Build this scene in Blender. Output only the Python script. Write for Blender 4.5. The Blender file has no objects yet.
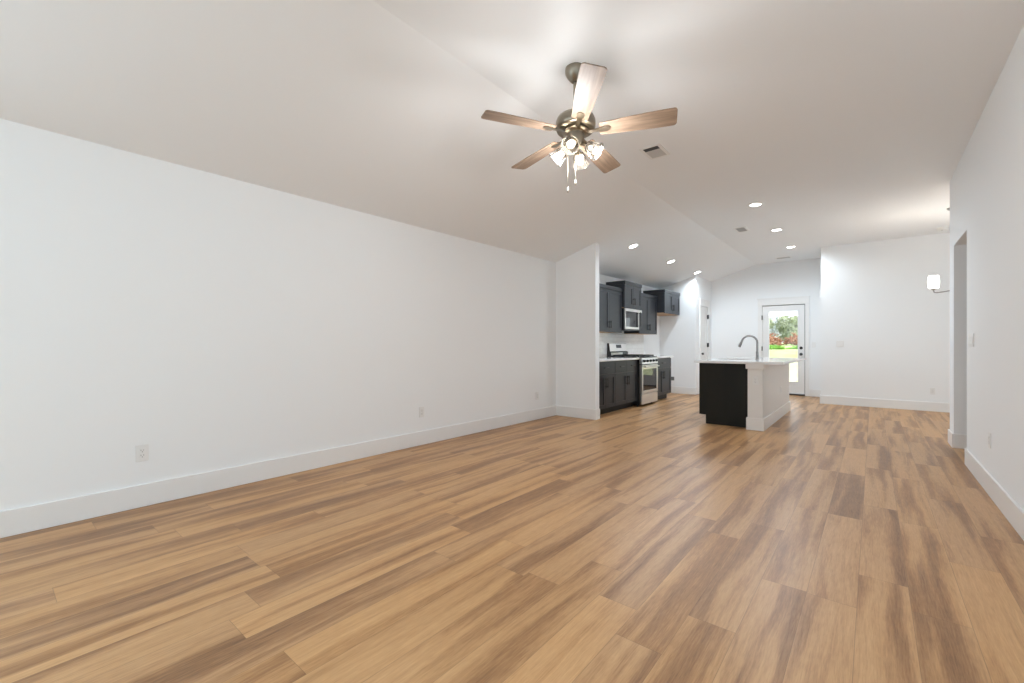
import bpy, bmesh, math, random
from mathutils import Vector, Matrix
PI = math.pi
S = bpy.context.scene
COL = S.collection
random.seed(7)

# ------------------------------------------------------------------ camera
F_PX, U_VP, V_HOR, CAM_H = 438.6, 873.2, 344.9, 1.125
cam_d = bpy.data.cameras.new('camera')
cam_d.sensor_fit = 'HORIZONTAL'
cam_d.sensor_width = 36.0
cam_d.lens = 36.0 * F_PX / 1024
cam_d.shift_y = (V_HOR - 341.5) / 1024
cam_d.clip_start = 0.02
cam_d.clip_end = 400
cam = bpy.data.objects.new('camera', cam_d)
COL.objects.link(cam)
THETA = math.atan((U_VP - 512) / F_PX)
cam.location = (0, 0, CAM_H)
cam.rotation_euler = (PI / 2, 0, THETA)
S.camera = cam

# ------------------------------------------------------------------ world, sun, added daylight lamps, exposure
S.view_settings.view_transform = 'Standard'
S.view_settings.look = 'None'
S.view_settings.gamma = 1.0
S.view_settings.use_curve_mapping = False
S.view_settings.exposure = 1.28
S.cycles.use_denoising = True
S.cycles.max_bounces = 14
S.cycles.diffuse_bounces = 8
S.cycles.transparent_max_bounces = 24
S.cycles.sample_clamp_indirect = 4.0
w = bpy.data.worlds.new('overcast_sky'); S.world = w
w.use_nodes = True
bg = w.node_tree.nodes['Background']
bg.inputs[0].default_value = (0.90, 0.95, 1.0, 1)
bg.inputs[1].default_value = 1.08


def light(name, kind, loc, power, color=(1, 1, 1), size=None, size_y=None, rot=(0, 0, 0), parent=None, radius=None, spot=None, blend=0.5):
    d = bpy.data.lights.new(name, kind)
    d.energy = power
    d.color = color
    if kind == 'AREA':
        d.shape = 'RECTANGLE'; d.size = size; d.size_y = size_y
    if radius is not None: d.shadow_soft_size = radius
    if kind == 'SPOT': d.spot_size = spot; d.spot_blend = blend
    o = bpy.data.objects.new(name, d); COL.objects.link(o)
    o.location = loc; o.rotation_euler = rot
    if parent: o.parent = parent
    return o


P_FRONT, P_DINE, P_SIDE, P_RIGHT = 3.0, 13.0, 98.0, 16.0      # lamps added outside the unseen windows (W)
P_CAN, P_FAN, P_CHAND = 33.0, 4.4, 2.6            # lamps (W)
WARM = (0.97, 0.98, 1.0)
sun = light('sun', 'SUN', (20, 0, 30), 2.6, (1.0, 0.96, 0.88), rot=(math.radians(-12), math.radians(38), 0))
sun.data.angle = math.radians(1.0)
light('added_front_fill', 'AREA', (-1.95, -4.05, 1.45), P_FRONT, (0.66, 0.84, 1.0), 3.1, 1.7, (PI / 2, 0, 0))  # area lamp added behind the camera to stand for daylight
light('added_right_fill', 'AREA', (0.95, -2.1, 1.4), P_RIGHT, (0.66, 0.84, 1.0), 2.2, 1.5, (PI / 2, 0, PI / 2))  # unseen lamp added on the right to brighten the left wall
light('added_side_fill', 'AREA', (-4.2, -1.9, 1.4), P_SIDE, (0.66, 0.84, 1.0), 2.5, 1.5, (PI / 2, 0, -PI / 2))  # unseen lamp added on the left to brighten right wall and ceiling
light('added_dining_fill', 'AREA', (4.45, 8.7, 1.45), P_DINE, (0.70, 0.86, 1.0), 2.2, 1.6, (PI / 2, 0, PI / 2))  # lamp added out of view to light the dining area

# ------------------------------------------------------------------ materials


def mat(name, rgb, rough=0.5, metal=0.0, **kw):
    m = bpy.data.materials.new(name); m.use_nodes = True
    b = m.node_tree.nodes['Principled BSDF']
    b.inputs['Base Color'].default_value = (*rgb, 1)
    b.inputs['Roughness'].default_value = rough
    b.inputs['Metallic'].default_value = metal
    for k, v in kw.items(): b.inputs[k.replace('_', ' ')].default_value = v
    return m


def N(m, t, **kw):
    n = m.node_tree.nodes.new(t)
    for k, v in kw.items(): setattr(n, k, v)
    return n


def L(m, a, b): m.node_tree.links.new(a, b)


def math_n(m, op, a, b=None, c=None):
    n = N(m, 'ShaderNodeMath', operation=op)
    for i, x in enumerate((a, b, c)):
        if x is None: continue
        if isinstance(x, (int, float)): n.inputs[i].default_value = x
        else: L(m, x, n.inputs[i])
    return n.outputs[0]


def bumpy(m, scale, strength, dist=0.002, stretch=None):
    tc = N(m, 'ShaderNodeTexCoord'); mp = N(m, 'ShaderNodeMapping')
    if stretch: mp.inputs['Scale'].default_value = stretch
    L(m, tc.outputs['Object'], mp.inputs[0])
    nz = N(m, 'ShaderNodeTexNoise'); nz.inputs['Scale'].default_value = scale; nz.inputs['Detail'].default_value = 3
    L(m, mp.outputs[0], nz.inputs['Vector'])
    bp = N(m, 'ShaderNodeBump'); bp.inputs['Strength'].default_value = strength; bp.inputs['Distance'].default_value = dist
    L(m, nz.outputs['Fac'], bp.inputs['Height'])
    L(m, bp.outputs[0], m.node_tree.nodes['Principled BSDF'].inputs['Normal'])
    return m


def mottled(m, c1, c2, scale, stretch=(1, 1, 1), detail=4):
    tc = N(m, 'ShaderNodeTexCoord'); mp = N(m, 'ShaderNodeMapping'); mp.inputs['Scale'].default_value = stretch
    L(m, tc.outputs['Object'], mp.inputs[0])
    nz = N(m, 'ShaderNodeTexNoise'); nz.inputs['Scale'].default_value = scale; nz.inputs['Detail'].default_value = detail
    L(m, mp.outputs[0], nz.inputs['Vector'])
    r = N(m, 'ShaderNodeValToRGB')
    r.color_ramp.elements[0].position = 0.32; r.color_ramp.elements[0].color = (*c1, 1)
    r.color_ramp.elements[1].position = 0.68; r.color_ramp.elements[1].color = (*c2, 1)
    L(m, nz.outputs['Fac'], r.inputs[0])
    L(m, r.outputs[0], m.node_tree.nodes['Principled BSDF'].inputs['Base Color'])
    return m


M = {}
M['wall'] = bumpy(mat('white_wall_paint', (0.865, 0.88, 0.89), 0.75), 220, 0.06, 0.001)
M['ceil'] = bumpy(mat('white_ceiling_paint', (0.86, 0.88, 0.895), 0.8), 160, 0.1, 0.001)
M['trim'] = mat('white_trim_enamel', (0.83, 0.825, 0.815), 0.35)
M['island_paint'] = mat('white_island_paint', (0.80, 0.785, 0.765), 0.45)
M['door'] = mat('white_door_paint', (0.84, 0.84, 0.835), 0.35)
M['cab'] = mottled(mat('charcoal_cabinet_paint', (0.035, 0.036, 0.042), 0.38), (0.015, 0.016, 0.021), (0.021, 0.0225, 0.027), 3.0, (1, 1, 6))
M['panel'] = mottled(mat('espresso_end_panel', (0.014, 0.013, 0.010), 0.5, 0.0, Specular_IOR_Level=0.25), (0.006, 0.0055, 0.0035), (0.011, 0.010, 0.006), 5.0, (1, 1, 0.3))
M['toe'] = mat('black_toe_kick', (0.012, 0.012, 0.012), 0.6)
M['rawwood'] = mottled(mat('raw_plywood', (0.5, 0.32, 0.18), 0.6), (0.42, 0.26, 0.14), (0.58, 0.38, 0.22), 4, (1, 8, 8))
M['handle'] = mat('black_bronze_metal', (0.05, 0.046, 0.045), 0.3, 0.6)
M['black'] = mat('black_metal', (0.012, 0.012, 0.013), 0.35)
M['blackgloss'] = mat('black_glass', (0.01, 0.01, 0.012), 0.05)
M['iron'] = mat('cast_iron', (0.015, 0.015, 0.016), 0.55)
M['steel'] = bumpy(mat('stainless_steel', (0.66, 0.64, 0.62), 0.28, 1.0), 40, 0.04, 0.001, (1, 30, 1))
M['chrome'] = mat('brushed_nickel', (0.30, 0.29, 0.285), 0.3, 1.0)
M['nickel'] = mat('antique_nickel', (0.30, 0.265, 0.21), 0.28, 1.0)
M['plate'] = mat('white_plastic', (0.81, 0.81, 0.80), 0.3)
M['slot'] = mat('dark_slot', (0.05, 0.05, 0.05), 0.5)
M['greybox'] = mat('grey_plastic', (0.16, 0.16, 0.155), 0.5)
M['louver'] = mat('grey_louver', (0.36, 0.355, 0.35), 0.5)
M['louver_pale'] = mat('pale_louver', (0.55, 0.545, 0.535), 0.5)
M['quartz'] = mottled(mat('white_quartz', (0.80, 0.79, 0.78), 0.10), (0.76, 0.75, 0.74), (0.83, 0.82, 0.81), 9)
M['concrete'] = mottled(mat('pale_concrete', (0.55, 0.54, 0.52), 0.85), (0.5, 0.49, 0.47), (0.6, 0.59, 0.57), 6)
M['exterior'] = mat('exterior_siding', (0.6, 0.59, 0.57), 0.8)
M['threshold'] = mat('bronze_threshold', (0.05, 0.04, 0.035), 0.4)
M['bark'] = mottled(mat('grey_bark', (0.2, 0.17, 0.14), 0.9), (0.14, 0.12, 0.10), (0.26, 0.23, 0.2), 8)
M['brush'] = mottled(mat('red_brown_brush', (0.30, 0.12, 0.06), 0.9), (0.30, 0.10, 0.05), (0.42, 0.22, 0.13), 3)
M['leafA'] = mottled(mat('grey_green_leaf', (0.22, 0.26, 0.13), 0.8), (0.30, 0.34, 0.23), (0.44, 0.47, 0.33), 2)
M['leafB'] = mottled(mat('blue_grey_twig', (0.30, 0.34, 0.36), 0.8), (0.40, 0.44, 0.46), (0.55, 0.58, 0.60), 2)
M['weed'] = mottled(mat('green_weed', (0.10, 0.26, 0.02), 0.8), (0.09, 0.22, 0.02), (0.2, 0.42, 0.04), 3)
M['grass'] = mottled(mat('lawn_grass', (0.27, 0.42, 0.05), 0.9), (0.24, 0.36, 0.08), (0.40, 0.42, 0.22), 0.6, (1, 0.5, 1), 8)


M['palegrass'] = mottled(mat('pale_grass', (0.6, 0.6, 0.42), 0.9), (0.40, 0.43, 0.21), (0.48, 0.48, 0.30), 0.9, (1, 0.6, 1), 8)  # paler grass for the ground nearest the house


def emit(name, rgb, s, base=(0.8, 0.8, 0.8)):
    m = mat(name, base, 0.4)
    b = m.node_tree.nodes['Principled BSDF']
    b.inputs['Emission Color'].default_value = (*rgb, 1); b.inputs['Emission Strength'].default_value = s
    return m


M['bulb'] = emit('lit_bulb', (1.0, 0.84, 0.62), 4.0)
M['lens'] = emit('lit_led_lens', (1.0, 0.97, 0.92), 6.0)
M['shade'] = emit('lit_frosted_glass', (1.0, 0.95, 0.88), 3.0)
M['display'] = mat('range_display', (0.02, 0.025, 0.03), 0.1)


def glassy(name, tint, refl, rough=0.0, ior=1.45, milk=0.0):
    m = bpy.data.materials.new(name); m.use_nodes = True
    nt = m.node_tree; nt.nodes.remove(nt.nodes['Principled BSDF'])
    out = nt.nodes['Material Output']
    t = N(m, 'ShaderNodeBsdfTransparent'); t.inputs[0].default_value = (*tint, 1)
    g = N(m, 'ShaderNodeBsdfGlossy'); g.inputs['Roughness'].default_value = rough
    fr = N(m, 'ShaderNodeFresnel'); fr.inputs[0].default_value = ior
    k = math_n(m, 'MULTIPLY', fr.outputs[0], refl)
    mx = N(m, 'ShaderNodeMixShader'); L(m, k, mx.inputs[0]); L(m, t.outputs[0], mx.inputs[1]); L(m, g.outputs[0], mx.inputs[2])
    res = mx.outputs[0]
    if milk > 0:
        tl = N(m, 'ShaderNodeBsdfTranslucent'); tl.inputs[0].default_value = (0.95, 0.86, 0.76, 1)
        m2 = N(m, 'ShaderNodeMixShader'); m2.inputs[0].default_value = milk
        L(m, res, m2.inputs[1]); L(m, tl.outputs[0], m2.inputs[2]); res = m2.outputs[0]
    L(m, res, out.inputs[0])
    return m


M['pane'] = glassy('window_glass', (0.96, 0.98, 0.97), 0.8)
M['bell'] = glassy('clear_shade_glass', (0.95, 0.93, 0.90), 1.3, 0.06, 1.45, 0.012)


def make_floor_mat():
    m = mat('oak_vinyl_plank', (0.4, 0.25, 0.14), 0.4, 0.0, Specular_IOR_Level=0.33)
    b = m.node_tree.nodes['Principled BSDF']
    tc = N(m, 'ShaderNodeTexCoord'); sp = N(m, 'ShaderNodeSeparateXYZ'); L(m, tc.outputs['Object'], sp.inputs[0])
    X, Y = sp.outputs[0], sp.outputs[1]
    Wd, Ln = 0.18, 1.22
    u = math_n(m, 'DIVIDE', math_n(m, 'ADD', X, 10.854), Wd)
    row = math_n(m, 'FLOOR', u); fu = math_n(m, 'FRACT', u)
    wn = N(m, 'ShaderNodeTexWhiteNoise', noise_dimensions='1D'); L(m, row, wn.inputs['W'])
    v = math_n(m, 'ADD', math_n(m, 'DIVIDE', math_n(m, 'ADD', Y, 20), Ln), math_n(m, 'MULTIPLY', wn.outputs['Value'], 5.3))
    vi = math_n(m, 'FLOOR', v); fv = math_n(m, 'FRACT', v)
    cv = N(m, 'ShaderNodeCombineXYZ'); L(m, row, cv.inputs[0]); L(m, vi, cv.inputs[1])
    wn2 = N(m, 'ShaderNodeTexWhiteNoise', noise_dimensions='3D'); L(m, cv.outputs[0], wn2.inputs['Vector'])
    rnd = wn2.outputs['Value']
    sc = N(m, 'ShaderNodeSeparateColor'); L(m, wn2.outputs['Color'], sc.inputs[0])
    r2, r3 = sc.outputs[1], sc.outputs[2]

    def noise(sx, sy, detail, dist, rough=0.5, off=41.0):
        c = N(m, 'ShaderNodeCombineXYZ')
        L(m, math_n(m, 'MULTIPLY', X, sx), c.inputs[0]); L(m, math_n(m, 'MULTIPLY', Y, sy), c.inputs[1]); L(m, math_n(m, 'MULTIPLY', rnd, off), c.inputs[2])
        n = N(m, 'ShaderNodeTexNoise'); n.inputs['Scale'].default_value = 1; n.inputs['Detail'].default_value = detail
        n.inputs['Distortion'].default_value = dist; n.inputs['Roughness'].default_value = rough
        L(m, c.outputs[0], n.inputs['Vector']); return n.outputs['Fac']
    wob = noise(1.5, 1.1, 2, 0.0, 0.5, 29)     # slow wander of the grain
    X0 = X
    X = math_n(m, 'ADD', X0, math_n(m, 'MULTIPLY', wob, 0.10))
    broad = noise(9.5, 0.55, 2, 0.0)           # wide heart-wood bands along the board
    mid = noise(38, 1.2, 3, 0.9, 0.55, 77)    # cathedral streaks
    X = X0
    fine = noise(210, 14, 3, 0.3, 0.6, 13)    # pores
    blot = noise(14, 9, 3, 0.5, 0.6, 53)      # small blotches and knots
    fleck = noise(80, 4.5, 4, 1.2, 0.65, 61)  # short dark flecks
    bs = N(m, 'ShaderNodeMapRange', interpolation_type='SMOOTHSTEP'); L(m, broad, bs.inputs[0])
    bs.inputs[1].default_value = 0.33; bs.inputs[2].default_value = 0.60
    t = math_n(m, 'ADD', math_n(m, 'MULTIPLY', bs.outputs[0], 0.30), math_n(m, 'MULTIPLY', mid, 0.36))
    t = math_n(m, 'ADD', t, math_n(m, 'MULTIPLY', fine, 0.36))
    t = math_n(m, 'ADD', t, math_n(m, 'MULTIPLY', blot, 0.12))
    t = math_n(m, 'ADD', t, math_n(m, 'MULTIPLY', math_n(m, 'SUBTRACT', r2, 0.5), 0.08))
    t = math_n(m, 'ADD', t, math_n(m, 'MULTIPLY', fleck, 0.26))
    t = math_n(m, 'SUBTRACT', t, 0.235)
    cr = N(m, 'ShaderNodeValToRGB'); e = cr.color_ramp.elements
    e[0].position = 0.18; e[0].color = (0.201, 0.088, 0.029, 1)
    e[1].position = 0.78; e[1].color = (0.625, 0.358, 0.157, 1)
    k = cr.color_ramp.elements.new(0.40); k.color = (0.366, 0.180, 0.066, 1)
    k = cr.color_ramp.elements.new(0.56); k.color = (0.503, 0.270, 0.105, 1)
    L(m, t, cr.inputs[0])
    hs = N(m, 'ShaderNodeHueSaturation'); L(m, cr.outputs[0], hs.inputs['Color'])
    L(m, math_n(m, 'ADD', 0.96, math_n(m, 'MULTIPLY', r3, 0.08)), hs.inputs['Value'])
    L(m, math_n(m, 'ADD', 0.91, math_n(m, 'MULTIPLY', r2, 0.05)), hs.inputs['Saturation'])
    # board edges
    ex = math_n(m, 'LESS_THAN', math_n(m, 'MINIMUM', fu, math_n(m, 'SUBTRACT', 1.0, fu)), 0.0055)
    ey = math_n(m, 'LESS_THAN', math_n(m, 'MINIMUM', fv, math_n(m, 'SUBTRACT', 1.0, fv)), 0.0009)
    ed = math_n(m, 'MAXIMUM', ex, ey)
    mx = N(m, 'ShaderNodeMix', data_type='RGBA', blend_type='MIX')
    L(m, math_n(m, 'MULTIPLY', ed, 0.45), mx.inputs[0]); L(m, hs.outputs[0], mx.inputs[6]); mx.inputs[7].default_value = (0.10, 0.055, 0.028, 1)
    L(m, mx.outputs[2], b.inputs['Base Color'])
    L(m, math_n(m, 'ADD', 0.29, math_n(m, 'MULTIPLY', mid, 0.16)), b.inputs['Roughness'])
    bp = N(m, 'ShaderNodeBump'); bp.inputs['Strength'].default_value = 0.18; bp.inputs['Distance'].default_value = 0.001
    L(m, math_n(m, 'SUBTRACT', math_n(m, 'MULTIPLY', fine, 0.6), ed), bp.inputs['Height'])
    L(m, bp.outputs[0], b.inputs['Normal'])
    return m


M['floor'] = make_floor_mat()


def make_blade_mat():
    m = mat('driftwood_blade', (0.35, 0.22, 0.14), 0.45)
    mottled(m, (0.17, 0.115, 0.08), (0.32, 0.228, 0.16), 3.0, (1.2, 14, 1), 5)
    return m


M['blade'] = make_blade_mat()


def make_tile_mat():
    m = mat('glossy_white_tile', (0.8, 0.79, 0.77), 0.10)
    b = m.node_tree.nodes['Principled BSDF']
    tc = N(m, 'ShaderNodeTexCoord'); sp = N(m, 'ShaderNodeSeparateXYZ'); L(m, tc.outputs['Object'], sp.inputs[0])
    c = N(m, 'ShaderNodeCombineXYZ'); L(m, sp.outputs[1], c.inputs[0]); L(m, sp.outputs[2], c.inputs[1])
    br = N(m, 'ShaderNodeTexBrick'); br.inputs['Scale'].default_value = 1
    br.inputs['Brick Width'].default_value = 0.15; br.inputs['Row Height'].default_value = 0.075; br.inputs['Mortar Size'].default_value = 0.002
    br.inputs['Color1'].default_value = (0.80, 0.785, 0.765, 1); br.inputs['Color2'].default_value = (0.76, 0.745, 0.725, 1); br.inputs['Mortar'].default_value = (0.68, 0.66, 0.64, 1)
    L(m, c.outputs[0], br.inputs['Vector']); L(m, br.outputs['Color'], b.inputs['Base Color'])
    nz = N(m, 'ShaderNodeTexNoise'); nz.inputs['Scale'].default_value = 16; L(m, c.outputs[0], nz.inputs['Vector'])
    bp = N(m, 'ShaderNodeBump'); bp.inputs['Strength'].default_value = 0.5; bp.inputs['Distance'].default_value = 0.012
    L(m, math_n(m, 'SUBTRACT', nz.outputs['Fac'], math_n(m, 'MULTIPLY', br.outputs['Fac'], 0.15)), bp.inputs['Height'])
    L(m, bp.outputs[0], b.inputs['Normal'])
    return m


M['tile'] = make_tile_mat()

# ------------------------------------------------------------------ mesh helpers


class MB:
    def __init__(s): s.bm = bmesh.new()

    def box(s, x0, x1, y0, y1, z0, z1, bev=0.0):
        r = bmesh.ops.create_cube(s.bm, size=1.0)
        vs = r['verts']
        for v in vs:
            v.co = Vector(((x0 + x1) / 2 + v.co.x * (x1 - x0), (y0 + y1) / 2 + v.co.y * (y1 - y0), (z0 + z1) / 2 + v.co.z * (z1 - z0)))
        if bev > 0:
            ed = list({e for v in vs for e in v.link_edges})
            bmesh.ops.bevel(s.bm, geom=ed, offset=bev, segments=2, affect='EDGES', profile=0.5)
        return s

    def prism(s, pts, axis, a, b):
        """pts: polygon in the two other axes (order x,y,z without axis), extruded a..b along axis"""
        def mk(p, t):
            q = list(p); q.insert('xyz'.index(axis), t); return s.bm.verts.new(q)
        A = [mk(p, a) for p in pts]; B = [mk(p, b) for p in pts]
        n = len(pts)
        fs = [s.bm.faces.new(A), s.bm.faces.new(B[::-1])]
        for i in range(n):
            fs.append(s.bm.faces.new((A[i], B[i], B[(i + 1) % n], A[(i + 1) % n])))
        bmesh.ops.recalc_face_normals(s.bm, faces=fs)
        return s

    def tube(s, path, r, seg=10, cap=True):
        path = [Vector(p) for p in path]
        rs = r if isinstance(r, (list, tuple)) else [r] * len(path)
        rings = []
        up = None
        for i, p in enumerate(path):
            d = (path[min(i + 1, len(path) - 1)] - path[max(i - 1, 0)]).normalized()
            if up is None:
                up = Vector((0, 0, 1)) if abs(d.z) < 0.9 else Vector((1, 0, 0))
            a = d.cross(up).normalized(); b_ = a.cross(d).normalized(); up = b_
            rings.append([s.bm.verts.new(p + (a * math.cos(2 * PI * k / seg) + b_ * math.sin(2 * PI * k / seg)) * rs[i]) for k in range(seg)])
        fs = []
        for i in range(len(rings) - 1):
            for k in range(seg):
                fs.append(s.bm.faces.new((rings[i][k], rings[i][(k + 1) % seg], rings[i + 1][(k + 1) % seg], rings[i + 1][k])))
        if cap:
            fs.append(s.bm.faces.new(rings[0][::-1])); fs.append(s.bm.faces.new(rings[-1]))
        bmesh.ops.recalc_face_normals(s.bm, faces=fs)
        return s

    def lathe(s, prof, seg=28, mtx=None, close=False):
        """prof: list of (r,z) top to bottom"""
        mtx = mtx or Matrix()
        rings = []
        for r, z in prof:
            if r < 1e-6: rings.append([s.bm.verts.new(mtx @ Vector((0, 0, z)))])
            else: rings.append([s.bm.verts.new(mtx @ Vector((r * math.cos(2 * PI * k / seg), r * math.sin(2 * PI * k / seg), z))) for k in range(seg)])
        fs = []
        prs = list(zip(rings, rings[1:])) + ([(rings[-1], rings[0])] if close else [])
        for A, B in prs:
            for k in range(seg):
                k2 = (k + 1) % seg
                if len(A) == 1 and len(B) == 1: continue
                if len(A) == 1: fs.append(s.bm.faces.new((A[0], B[k2], B[k])))
                elif len(B) == 1: fs.append(s.bm.faces.new((A[k], A[k2], B[0])))
                else: fs.append(s.bm.faces.new((A[k], A[k2], B[k2], B[k])))
        bmesh.ops.recalc_face_normals(s.bm, faces=fs)
        return s

    def build(s, name, m, parent=None, smooth=False, label=None):
        me = bpy.data.meshes.new(name); s.bm.to_mesh(me); s.bm.free()
        me.materials.append(m if not isinstance(m, str) else M[m])
        if smooth:
            for p in me.polygons: p.use_smooth = True
            try: me.set_sharp_from_angle(angle=math.radians(40))
            except Exception: pass
        o = bpy.data.objects.new(name, me); COL.objects.link(o)
        if parent: o.parent = parent
        if label: o['label'] = label
        return o


def thing(name, label, cat, loc=(0, 0, 0), rotz=0.0, group=None, rot=None):
    o = bpy.data.objects.new(name, None); COL.objects.link(o)
    o.empty_display_size = 0.1
    o.location = loc; o.rotation_euler = rot or (0, 0, rotz)
    return tag(o, label, cat, group)


def tag(o, label, cat, group=None):
    o['label'] = label; o['category'] = cat
    if group: o['group'] = group
    return o


def struct(name, mb, m, parent=None, label=None):
    o = mb.build(name, m, parent)
    if not parent: o['kind'] = 'structure'
    if label: o['label'] = label
    return o


def dup(root, loc, rot, label, group=None):
    def cp(o, par):
        c = o.copy(); COL.objects.link(c); c.parent = par
        for ch in o.children: cp(ch, c)
        return c
    r = root.copy(); COL.objects.link(r); r.location = loc; r.rotation_euler = rot
    r['label'] = label
    if group: r['group'] = group
    for ch in list(root.children): cp(ch, r)
    return r


# ------------------------------------------------------------------ room dimensions
XL, XR = -3.93, 0.68
XE = 4.3                      # far side of the dining area and hall
Y0, YS, YB, YD = -3.8, 5.88, 10.27, 11.55
XS = -3.22                    # partition end
XP, YP = -3.10, 10.30         # pantry block
XB = -0.777                   # corner of the blank back wall
ZL, ZF, XK = 2.446, 3.0, -2.105
T = 0.12


def zc(x): return ZF if x >= XK else ZL + (ZF - ZL) * (x - XL) / (XK - XL)


# floor, ceiling
struct('floor', MB().box(XL - T, XE + T, Y0 - T, YD + 0.06, -0.12, 0.0), 'floor')
struct('ceiling', MB().prism([(XL, ZL), (XK, ZF), (XE, ZF), (XE, ZF + 0.14), (XK - 0.02, ZF + 0.14), (XL, ZL + 0.14)], 'y', Y0, YD), 'ceil')
# roof slab that keeps the sky off the ceiling edges
# walls
LY0, LY1, LZ0, LZ1 = -3.2, -0.6, 0.6, 2.2    # opening for the added side window behind the camera
wl_ = MB().box(XL - T, XL, Y0 - T, LY0, 0, ZF + 0.14).box(XL - T, XL, LY1, YD + T, 0, ZF + 0.14).box(XL - T, XL, LY0, LY1, 0, LZ0).box(XL - T, XL, LY0, LY1, LZ1, ZF + 0.14)
struct('wall_left', wl_, 'wall')
wf = MB()                                  # wall behind the camera, opened for an added wide window
WX0, WX1, WZ0, WZ1 = -3.55, -0.35, 0.55, 2.3
wf.box(XL, WX0, Y0 - T, Y0, 0, ZF + 0.14).box(WX1, XE, Y0 - T, Y0, 0, ZF + 0.14).box(WX0, WX1, Y0 - T, Y0, 0, WZ0).box(WX0, WX1, Y0 - T, Y0, WZ1, ZF + 0.14)
struct('wall_front', wf, 'wall')
HY0, HY1, HZ = 5.91, 6.776, 2.21           # hall opening in the right wall
WE = 7.10
wr = MB()
RY0, RY1, RZ0, RZ1 = -3.25, -0.95, 0.6, 2.2    # opening for the added right window behind the camera
wr.box(XR, XR + T, Y0, RY0, 0, ZF).box(XR, XR + T, RY1, HY0, 0, ZF).box(XR, XR + T, RY0, RY1, 0, RZ0).box(XR, XR + T, RY0, RY1, RZ1, ZF).box(XR, XR + T, HY0, HY1, HZ, ZF).box(XR, XE, HY1, WE, 0, ZF)
struct('wall_right', wr, 'wall')
struct('wall_hall', MB().box(XR + T, XE, HY0 - T, HY0, 0, ZF), 'wall')
wd = MB()                                  # right side of the dining area with an added window
DY0, DY1, DZ0, DZ1 = 7.65, 9.75, 0.7, 2.2
wd.box(XE, XE + T, Y0, DY0, 0, ZF + 0.14).box(XE, XE + T, DY1, YB + T, 0, ZF + 0.14).box(XE, XE + T, DY0, DY1, 0, DZ0).box(XE, XE + T, DY0, DY1, DZ1, ZF + 0.14)
struct('wall_dining', wd, 'wall')
struct('wall_back', MB().box(XB, XE + T, YB, YD + T, 0, ZF), 'wall')
DX0, DX1, DTOP = -1.992, -1.155, 2.03      # back door opening
wq = MB()
wq.prism([(XP, 0), (DX0, 0), (DX0, ZF), (XK, ZF), (XP, zc(XP))], 'y', YD, YD + T)
wq.box(DX1, XB, YD, YD + T, 0, ZF).box(DX0, DX1, YD, YD + T, DTOP, ZF)
struct('wall_door', wq, 'wall')
struct('wall_partition', MB().prism([(XL, 0), (XS, 0), (XS, zc(XS)), (XL, ZL)], 'y', YS, YS + T), 'wall')
# pantry block: solid front, side with the door opening
PY0, PY1, PZ = 10.66, 11.22, 2.03
wp = MB()
wp.prism([(XL, 0), (XP, 0), (XP, zc(XP)), (XL, ZL)], 'y', YP, YP + T)
sec = lambda z0: [(XP - T, z0), (XP, z0), (XP, zc(XP)), (XP - T, zc(XP - T))]
wp.prism(sec(0), 'y', YP + T, PY0).prism(sec(0), 'y', PY1, YD + T).prism(sec(PZ), 'y', PY0, PY1)
struct('wall_pantry', wp, 'wall')

# baseboards
BH, BT = 0.155, 0.015


def bb(name, *segs):
    m = MB()
    for (x0, x1, y0, y1) in segs: m.box(x0, x1, y0, y1, 0, BH, 0.003)
    return struct(name, m, 'trim')


bb('baseboard_left', (XL, XL + BT, Y0, YS))
bb('baseboard_partition', (XL + BT, XS, YS - BT, YS), (XS, XS + BT, YS - BT, YS + T + 0.001))
bb('baseboard_right', (XR - BT, XR, Y0, HY0), (XR, XR + T, HY0 - 0.001, HY0 + BT))
bb('baseboard_hall', (XR - BT, XR, HY1 - BT, WE + BT), (XR, XE, HY1 - BT, HY1), (XR, XE, WE, WE + BT))
bb('baseboard_back', (XB - BT, XE, YB - BT, YB), (XB - BT, XB, YB, YD))
bb('baseboard_door', (XP, DX0 - 0.085, YD - BT, YD), (DX1 + 0.075, XB - BT, YD - BT, YD))
bb('baseboard_pantry', (XL, XP + BT, YP - BT, YP), (XP, XP + BT, YP, PY0 - 0.09), (XP, XP + BT, PY1 + 0.09, YD - BT))
bb('baseboard_front', (XL + BT, XR - BT, Y0, Y0 + BT))

# casings
cs = MB()
cs.box(DX0 - 0.083, DX0 + 0.003, YD - 0.02, YD, 0, 2.035, 0.002).box(DX1, DX1 + 0.073, YD - 0.02, YD, 0, 2.035, 0.002)
cs.box(DX0 - 0.085, DX1 + 0.075, YD - 0.024, YD, 2.035, 2.175, 0.002).box(DX0 - 0.10, DX1 + 0.09, YD - 0.034, YD, 2.175, 2.195, 0.002)
struct('trim_1', cs, 'trim')
cs = MB()
cs.box(XP, XP + 0.02, PY0 - 0.085, PY0 + 0.003, 0, 2.035, 0.002).box(XP, XP + 0.02, PY1 - 0.003, PY1 + 0.085, 0, 2.035, 0.002)
cs.box(XP, XP + 0.024, PY0 - 0.087, PY1 + 0.087, 2.035, 2.175, 0.002).box(XP, XP + 0.034, PY0 - 0.10, PY1 + 0.10, 2.175, 2.195, 0.002)
struct('trim_2', cs, 'trim')

# windows added out of view to let light into the room


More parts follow.
